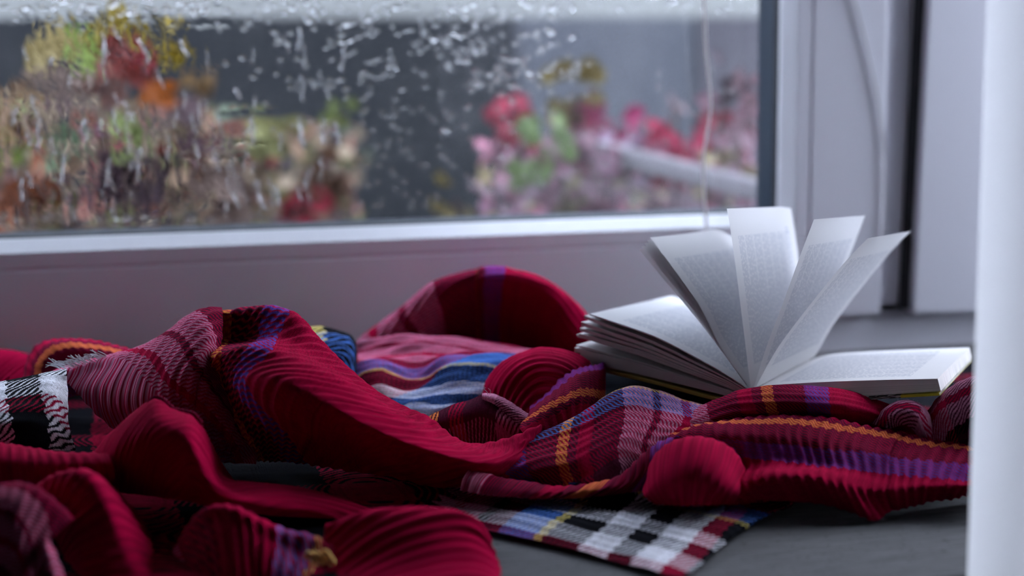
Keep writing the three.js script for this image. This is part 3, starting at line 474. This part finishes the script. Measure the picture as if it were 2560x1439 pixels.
drape({ uv: (s, t) => [150 + 1.25 * t, 20 + s], rib: 0.5, wrinkle: 1,
  rails: [[[-60, 1245, 0.65], [20, 1225, 0.645], [80, 1232, 0.64], [140, 1270, 0.635], [190, 1310, 0.63]], [[-60, 1222, 0.625], [0, 1209, 0.622], [50, 1207, 0.62], [100, 1222, 0.615], [145, 1255, 0.612], [185, 1296, 0.612]], [[-60, 1240, 0.612], [10, 1232, 0.608], [60, 1240, 0.605], [105, 1270, 0.604], [150, 1330, 0.604]],
    [[-60, 1300, 0.605], [0, 1290, 0.60], [40, 1300, 0.597], [70, 1340, 0.597], [100, 1400, 0.60]], [[-60, 1400, 0.60], [0, 1390, 0.596], [30, 1400, 0.594], [55, 1440, 0.595], [75, 1490, 0.597]], [[-60, 1500, 0.597], [0, 1500, 0.594], [50, 1520, 0.594]]] });
drape({ uv: (s, t) => [205 + 0.5 * t, 20 + s], rib: 0.6, wrinkle: 0.6, rails: [[[75, 1400, 0.605], [92, 1360, 0.602], [115, 1345, 0.60], [140, 1380, 0.60], [180, 1500, 0.60]], [[80, 1420, 0.597], [98, 1385, 0.593], [115, 1375, 0.591], [130, 1410, 0.591], [150, 1500, 0.592]], [[85, 1460, 0.594], [105, 1440, 0.592], [115, 1500, 0.592]]] });
drape({ uv: (s, t) => { const a = 132 - 1.15 * t; return [a > 90 ? a : 90 - 0.3 * (90 - a), Math.max(60 + 0.6 * s, 190 + 1.0 * (s - 4))]; }, rib: 0.6,
  rails: [[[430, 1440, 0.67], [460, 1350, 0.67], [530, 1290, 0.67], [620, 1290, 0.665], [740, 1345, 0.66], [900, 1440, 0.655]], [[415, 1420, 0.65], [450, 1335, 0.645], [490, 1284, 0.64], [535, 1261, 0.635], [590, 1266, 0.63], [650, 1292, 0.63], [710, 1320, 0.628], [770, 1332, 0.628], [830, 1362, 0.628], [890, 1420, 0.63]],
    [[425, 1450, 0.638], [470, 1358, 0.634], [540, 1306, 0.627], [600, 1312, 0.622], [670, 1348, 0.62], [740, 1382, 0.619], [830, 1425, 0.62], [880, 1470, 0.618]], [[435, 1490, 0.62], [500, 1415, 0.62], [570, 1385, 0.614], [640, 1402, 0.611], [710, 1435, 0.607], [840, 1490, 0.602]], [[460, 1570, 0.612], [600, 1520, 0.597], [840, 1570, 0.595]]] });
drape({ uv: (s, t) => [55, red(0.35 * s + 0.95 * t)], rib: 0.8,
  rails: [[[820, 1330, 0.665], [960, 1290, 0.668], [1060, 1285, 0.668], [1150, 1290, 0.668], [1215, 1320, 0.665]], [[815, 1310, 0.64], [890, 1282, 0.64], [970, 1270, 0.64], [1060, 1268, 0.64], [1135, 1275, 0.64], [1190, 1300, 0.64], [1225, 1345, 0.642]], [[810, 1350, 0.632], [950, 1322, 0.628], [1060, 1318, 0.627], [1150, 1330, 0.629], [1210, 1355, 0.632], [1243, 1395, 0.634]],
    [[820, 1420, 0.618], [960, 1402, 0.614], [1080, 1392, 0.614], [1180, 1400, 0.616], [1238, 1420, 0.618], [1258, 1445, 0.618]], [[850, 1500, 0.592], [1000, 1480, 0.592], [1150, 1475, 0.594], [1240, 1480, 0.598], [1262, 1490, 0.60]]] });
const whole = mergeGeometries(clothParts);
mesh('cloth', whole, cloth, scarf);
{ // wool fuzz: short fine fibres in the colour of the cloth they stand on
  const p = whole.attributes.position, n = whole.attributes.normal, uv = whole.attributes.uv, px = tartan.image.data, count = 40000;
  const hair = new THREE.BufferGeometry();
  hair.setAttribute('position', new THREE.Float32BufferAttribute([-0.5, 0, 0, 0.5, 0, 0, 0.3, 0.5, 0.12, -0.3, 0.5, 0.12, 0, 1, 0.4], 3)); hair.setIndex([0, 1, 2, 0, 2, 3, 3, 2, 4]); hair.computeVertexNormals();
  const inst = new THREE.InstancedMesh(hair, std(0xffffff, 1, { side: THREE.DoubleSide, specularIntensity: 0.1, transmission: 0.3, thickness: 0 }), count);
  const M = new THREE.Object3D(), up = V(0, 1, 0), c = new THREE.Color(), wrapT = (v) => ((v % 1) + 1) % 1;
  for (let k = 0; k < count; k++) {
    const i = Math.floor(rnd() * p.count), d = V(n.getX(i), n.getY(i), n.getZ(i)).add(V(span(-1, 1), span(-1, 1), span(-1, 1)).multiplyScalar(0.7)).normalize();
    M.position.set(p.getX(i), p.getY(i), p.getZ(i)); M.quaternion.setFromUnitVectors(up, d); M.rotateY(span(0, 6.28)); M.scale.set(0.00006, span(0.0006, 0.0019), span(0.0006, 0.0019)); M.updateMatrix(); inst.setMatrixAt(k, M.matrix);
    const o = (Math.floor(wrapT(uv.getY(i)) * TS) * TS + Math.floor(wrapT(uv.getX(i)) * TS)) * 4;
    inst.setColorAt(k, c.setRGB(px[o] / 255, px[o + 1] / 255, px[o + 2] / 255, THREE.SRGBColorSpace));
  }
  inst.name = 'wool_fuzz'; inst.userData.kind = 'stuff'; inst.castShadow = false; scarf.add(inst); }
// pale fringe where the scarf ends, a frayed knot and stray threads
const yarn = (c) => std(c, 0.9, { sheen: 0.3, sheenColor: lin(0.8, 0.8, 0.8) });
{ const white = [], gold = [], pink = [];
  for (let k = 0; k < 46; k++) {
    const f = k / 45, x = lerp(150, 262, f) + span(-4, 4), y = lerp(918, 888, f) + span(-3, 5), d = 0.806 + span(-0.004, 0.004), L = span(16, 46), w = span(-5, 5);
    white.push(tube([at(x + 8, y + 6, d), at(x - L * 0.4, y - 4 - w * 0.4, d - 0.002), at(x - L, y - 6 + w + span(-8, 6), d - 0.003)], 0.00028, 10, 5));
  }
  mesh('fringe', mergeGeometries(white), yarn(lin(0.62, 0.62, 0.66)), scarf);
  for (let k = 0; k < 7; k++) { const x = 775 + k * 8, y = 1392 + span(-8, 6); gold.push(tube([at(x - 14, y + 4, 0.612), at(x - 4, y - 10, 0.604), at(x + 6, y - 4, 0.602), at(x + 12, y + 10, 0.604), at(x + 2, y + 14, 0.606)], 0.0008, 20, 6)); }
  mesh('frayed_knot', mergeGeometries(gold), yarn(lin(0.85, 0.50, 0.14)), scarf).userData.label = 'frayed golden yarn knot';
  pink.push(tube([at(446, 812, 0.80), at(440, 800, 0.80), at(452, 790, 0.80), at(447, 786, 0.80), at(436, 796, 0.80), at(420, 804, 0.80), at(404, 797, 0.80), at(396, 790, 0.80), at(402, 785, 0.80)], 0.0001, 50, 5));
  pink.push(tube([at(1220, 990, 0.795), at(1218, 980, 0.795), at(1210, 972, 0.795), at(1214, 968, 0.795)], 0.00018, 20, 5));
  pink.push(tube([at(1224, 990, 0.795), at(1226, 976, 0.795), at(1220, 970, 0.795)], 0.00018, 20, 5));
  mesh('loose_thread', mergeGeometries(pink), yarn(lin(0.5, 0.36, 0.42)), scarf); }
/* ---------- open book ---------- */
const book = group('open_book', 'open paperback book with white pages fanned upright, lying on the scarf', 'book');
{ const S0 = at(1878, 974, 0.80), E = at(2028, 896, 0.953).sub(S0), eN = E.clone().normalize();
  const pt = (x, y) => onPlane(x, y, S0, eN);
  const printed = (shade, seedRow, head) => {
    const c = document.createElement('canvas'); c.width = 512; c.height = 768; const g = c.getContext('2d');
    g.fillStyle = '#f4f2ee'; g.fillRect(0, 0, 512, 768);
    g.fillStyle = shade;
    for (let row = 0; row < 60; row++) {                       // unreadable small print, lines across the page
      let x = 62; const end = row % 9 === 8 ? 250 + 12 * (row % 5) : 432, y = 74 + row * 10.5;
      while (x < end) { const w = 6 + 26 * rnd(); g.fillRect(x, y, Math.min(w, end - x), 6); x += w + 5; }
    }
    if (head) { g.font = '26px serif'; g.save(); g.translate(450, 86); g.fillRect(-24, 0, 9, 46); g.fillRect(-10, 4, 6, 38); g.restore(); }
    const t = new THREE.CanvasTexture(c); t.colorSpace = THREE.SRGBColorSpace; return t;
  };
  const paper = (map, through) => std(lin(0.72, 0.72, 0.755), 0.9, { map, transmission: through, thickness: 0, side: THREE.DoubleSide, specularIntensity: 0.2 });
  const printA = printed('#d0d2d8', 1, true), printB = printed('#cbcdd3', 2, false);
  const leafA = paper(printA, 0.2), leafB = paper(printB, 0.5), leafThin = paper(printB, 0.6);
  const shadedBlockPaper = std(lin(0.40, 0.34, 0.34), 0.95), topPaper = paper(printB, 0.08);  // bundle sides browner than their tops: shade put into the colour
  // a single leaf: profile of the near edge from the spine outwards, swept along the spine
  function leaf(profile, m, { twist = 0, round = 0, name = 'page', length = 1 } = {}) {
    const P = resample(profile.map(([x, y]) => pt(x, y)), 30), n = 24, dir = P[30].clone().sub(P[0]);
    const side = dir.clone().cross(eN).normalize();
    return mesh(name, grid(30, n, (i, j) => {
      const f = j / n, s = i / 30, w = 1 - round * Math.pow(smooth(f, 0.72, 1), 2) * s;
      return P[Math.round(i)].clone().sub(P[0]).multiplyScalar(w).add(P[0]).addScaledVector(E, f * length).addScaledVector(side, twist * f * f * s * s);
    }, (i, j) => [i / 30, j / n]), m, book);
  }
  // a slab of pages or a cover board: two near profiles, swept along the spine
  function slab(name, top, bottom, mats, { over = 0, length = 1 } = {}) {
    const A = resample(top.map(([x, y]) => pt(x, y)), 30), B = resample(bottom.map(([x, y]) => pt(x, y)), 30), n = 8;
    const f = (j) => -over + (length + 2 * over) * j / n;
    const sheet = (Q) => grid(30, n, (i, j) => Q[i].clone().addScaledVector(E, f(j)), (i, j) => [i / 30, j / n]);
    const cap = (j) => grid(30, 1, (i, k) => (k ? B : A)[i].clone().addScaledVector(E, f(j)), (i, k) => [i / 30, k]);
    const edge = (i) => grid(1, n, (k, j) => (k ? B : A)[i].clone().addScaledVector(E, f(j)), (k, j) => [k, j / n]);
    const rest = mergeGeometries([sheet(B), cap(0), cap(n), edge(30), edge(0)]);
    const top_ = sheet(A), g = mergeGeometries([top_, rest], true);
    return mesh(name, g, mats, book);
  }
  // covers and spine
  const coverArt = (() => { const c = document.createElement('canvas'); c.width = c.height = 256; const g = c.getContext('2d');
    g.fillStyle = '#9c8540'; g.fillRect(0, 0, 256, 256); const t = new THREE.CanvasTexture(c); t.colorSpace = THREE.SRGBColorSpace; return t; })();
  const coverBack = dataTexture(256, 64, (x, y) => x > 205 ? [196, 176, 40] : x > 150 ? (noise(x / 11, y / 9) > -0.1 ? [30, 32, 30] : [205, 205, 200]) : noise(x / 14, y / 12, 3) > 0.15 ? [40, 42, 40] : [190, 188, 180], true);
  const oliveBoard = std(0xffffff, 0.5, { map: coverArt }), paintedBoard = std(0xffffff, 0.45, { map: coverBack });
  slab('front_cover', [[1862, 1003], [1780, 990], [1640, 952], [1540, 929], [1474, 912]], [[1862, 1010], [1780, 997], [1640, 959], [1540, 936], [1474, 918]], [oliveBoard, oliveBoard], { over: 0.012 }).userData.label = 'olive yellow front cover seen edge on';
  slab('back_cover', [[1880, 1010], [2000, 1002], [2150, 992], [2349, 981]], [[1880, 1017], [2000, 1009], [2150, 999], [2351, 987]], [paintedBoard, paintedBoard], { over: 0.012 }).userData.label = 'white, black and yellow back cover';
  slab('spine', [[1855, 1003], [1870, 1006], [1885, 1009]], [[1855, 1011], [1870, 1016], [1885, 1017]], [oliveBoard, oliveBoard], { over: 0.012 });
  // left half: bundles of bent pages with a gap, between the top page and the front cover
  const topL = [[1876, 976], [1820, 938], [1754, 900], [1642, 842], [1531, 802], [1474, 782]], botL = [[1866, 1001], [1800, 985], [1700, 960], [1600, 936], [1530, 920], [1480, 907]];
  const mixL = (f, dx = 0, lift = 0) => topL.map(([x, y], k) => { const b = botL[k], s = k / 5; return [lerp(x, b[0], f) + dx * s * s, lerp(y, b[1], f) + lift * s * s * s]; });
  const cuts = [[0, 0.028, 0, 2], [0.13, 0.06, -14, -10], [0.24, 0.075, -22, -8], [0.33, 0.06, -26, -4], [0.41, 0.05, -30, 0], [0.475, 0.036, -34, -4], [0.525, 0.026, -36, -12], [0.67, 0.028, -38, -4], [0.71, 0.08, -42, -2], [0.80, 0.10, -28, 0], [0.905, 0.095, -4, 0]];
  cuts.forEach(([f, h, dx, lift], k) => slab(k ? 'page_bundle' : 'page', mixL(f, dx, lift), mixL(f + h, dx, lift), [topPaper, shadedBlockPaper]));
  // right half: an even block
  const topR = [[1884, 974], [1930, 963], [2004, 957], [2145, 951], [2344, 946]], botR = [[1884, 1008], [1930, 1004], [2004, 1000], [2145, 991], [2352, 977]];
  const stripes = dataTexture(64, 256, (x, y) => { const v = 205 + 34 * noise(x / 160, y / 2.2, 8) - (y % 7 === 0 ? 26 : 0); return [v, v * 0.975, v * 0.96]; }, true);
  const edgePaper = std(0xffffff, 0.9, { map: stripes });
  slab('page_block', topR, botR, [topPaper, edgePaper]);
  // upright leaves, from left to right
  for (let k = 0; k < 5; k++) leaf([[1872 + k, 972], [1800, 872 - 2 * k], [1735 + 4 * k, 788 - 5 * k], [1660 + 6 * k, 699 - 7 * k], [1597 + 7 * k, 623 - 7.5 * k]], k === 4 ? leafA : leafB, { round: k === 4 ? 0.09 : 0.12, twist: k === 4 ? -0.006 : 0 });
  leaf([[1877, 971], [1862, 850], [1846, 720], [1830, 600], [1817, 521]], leafA, { twist: 0.0, round: 0.01 });
  leaf([[1884, 970], [1915, 870], [1958, 755], [2000, 640], [2035, 548]], leafB, {});
  leaf([[1888, 969], [1945, 868], [2030, 755], [2112, 655], [2170, 595]], leafThin, {});
}
renderer.render(scene, camera);
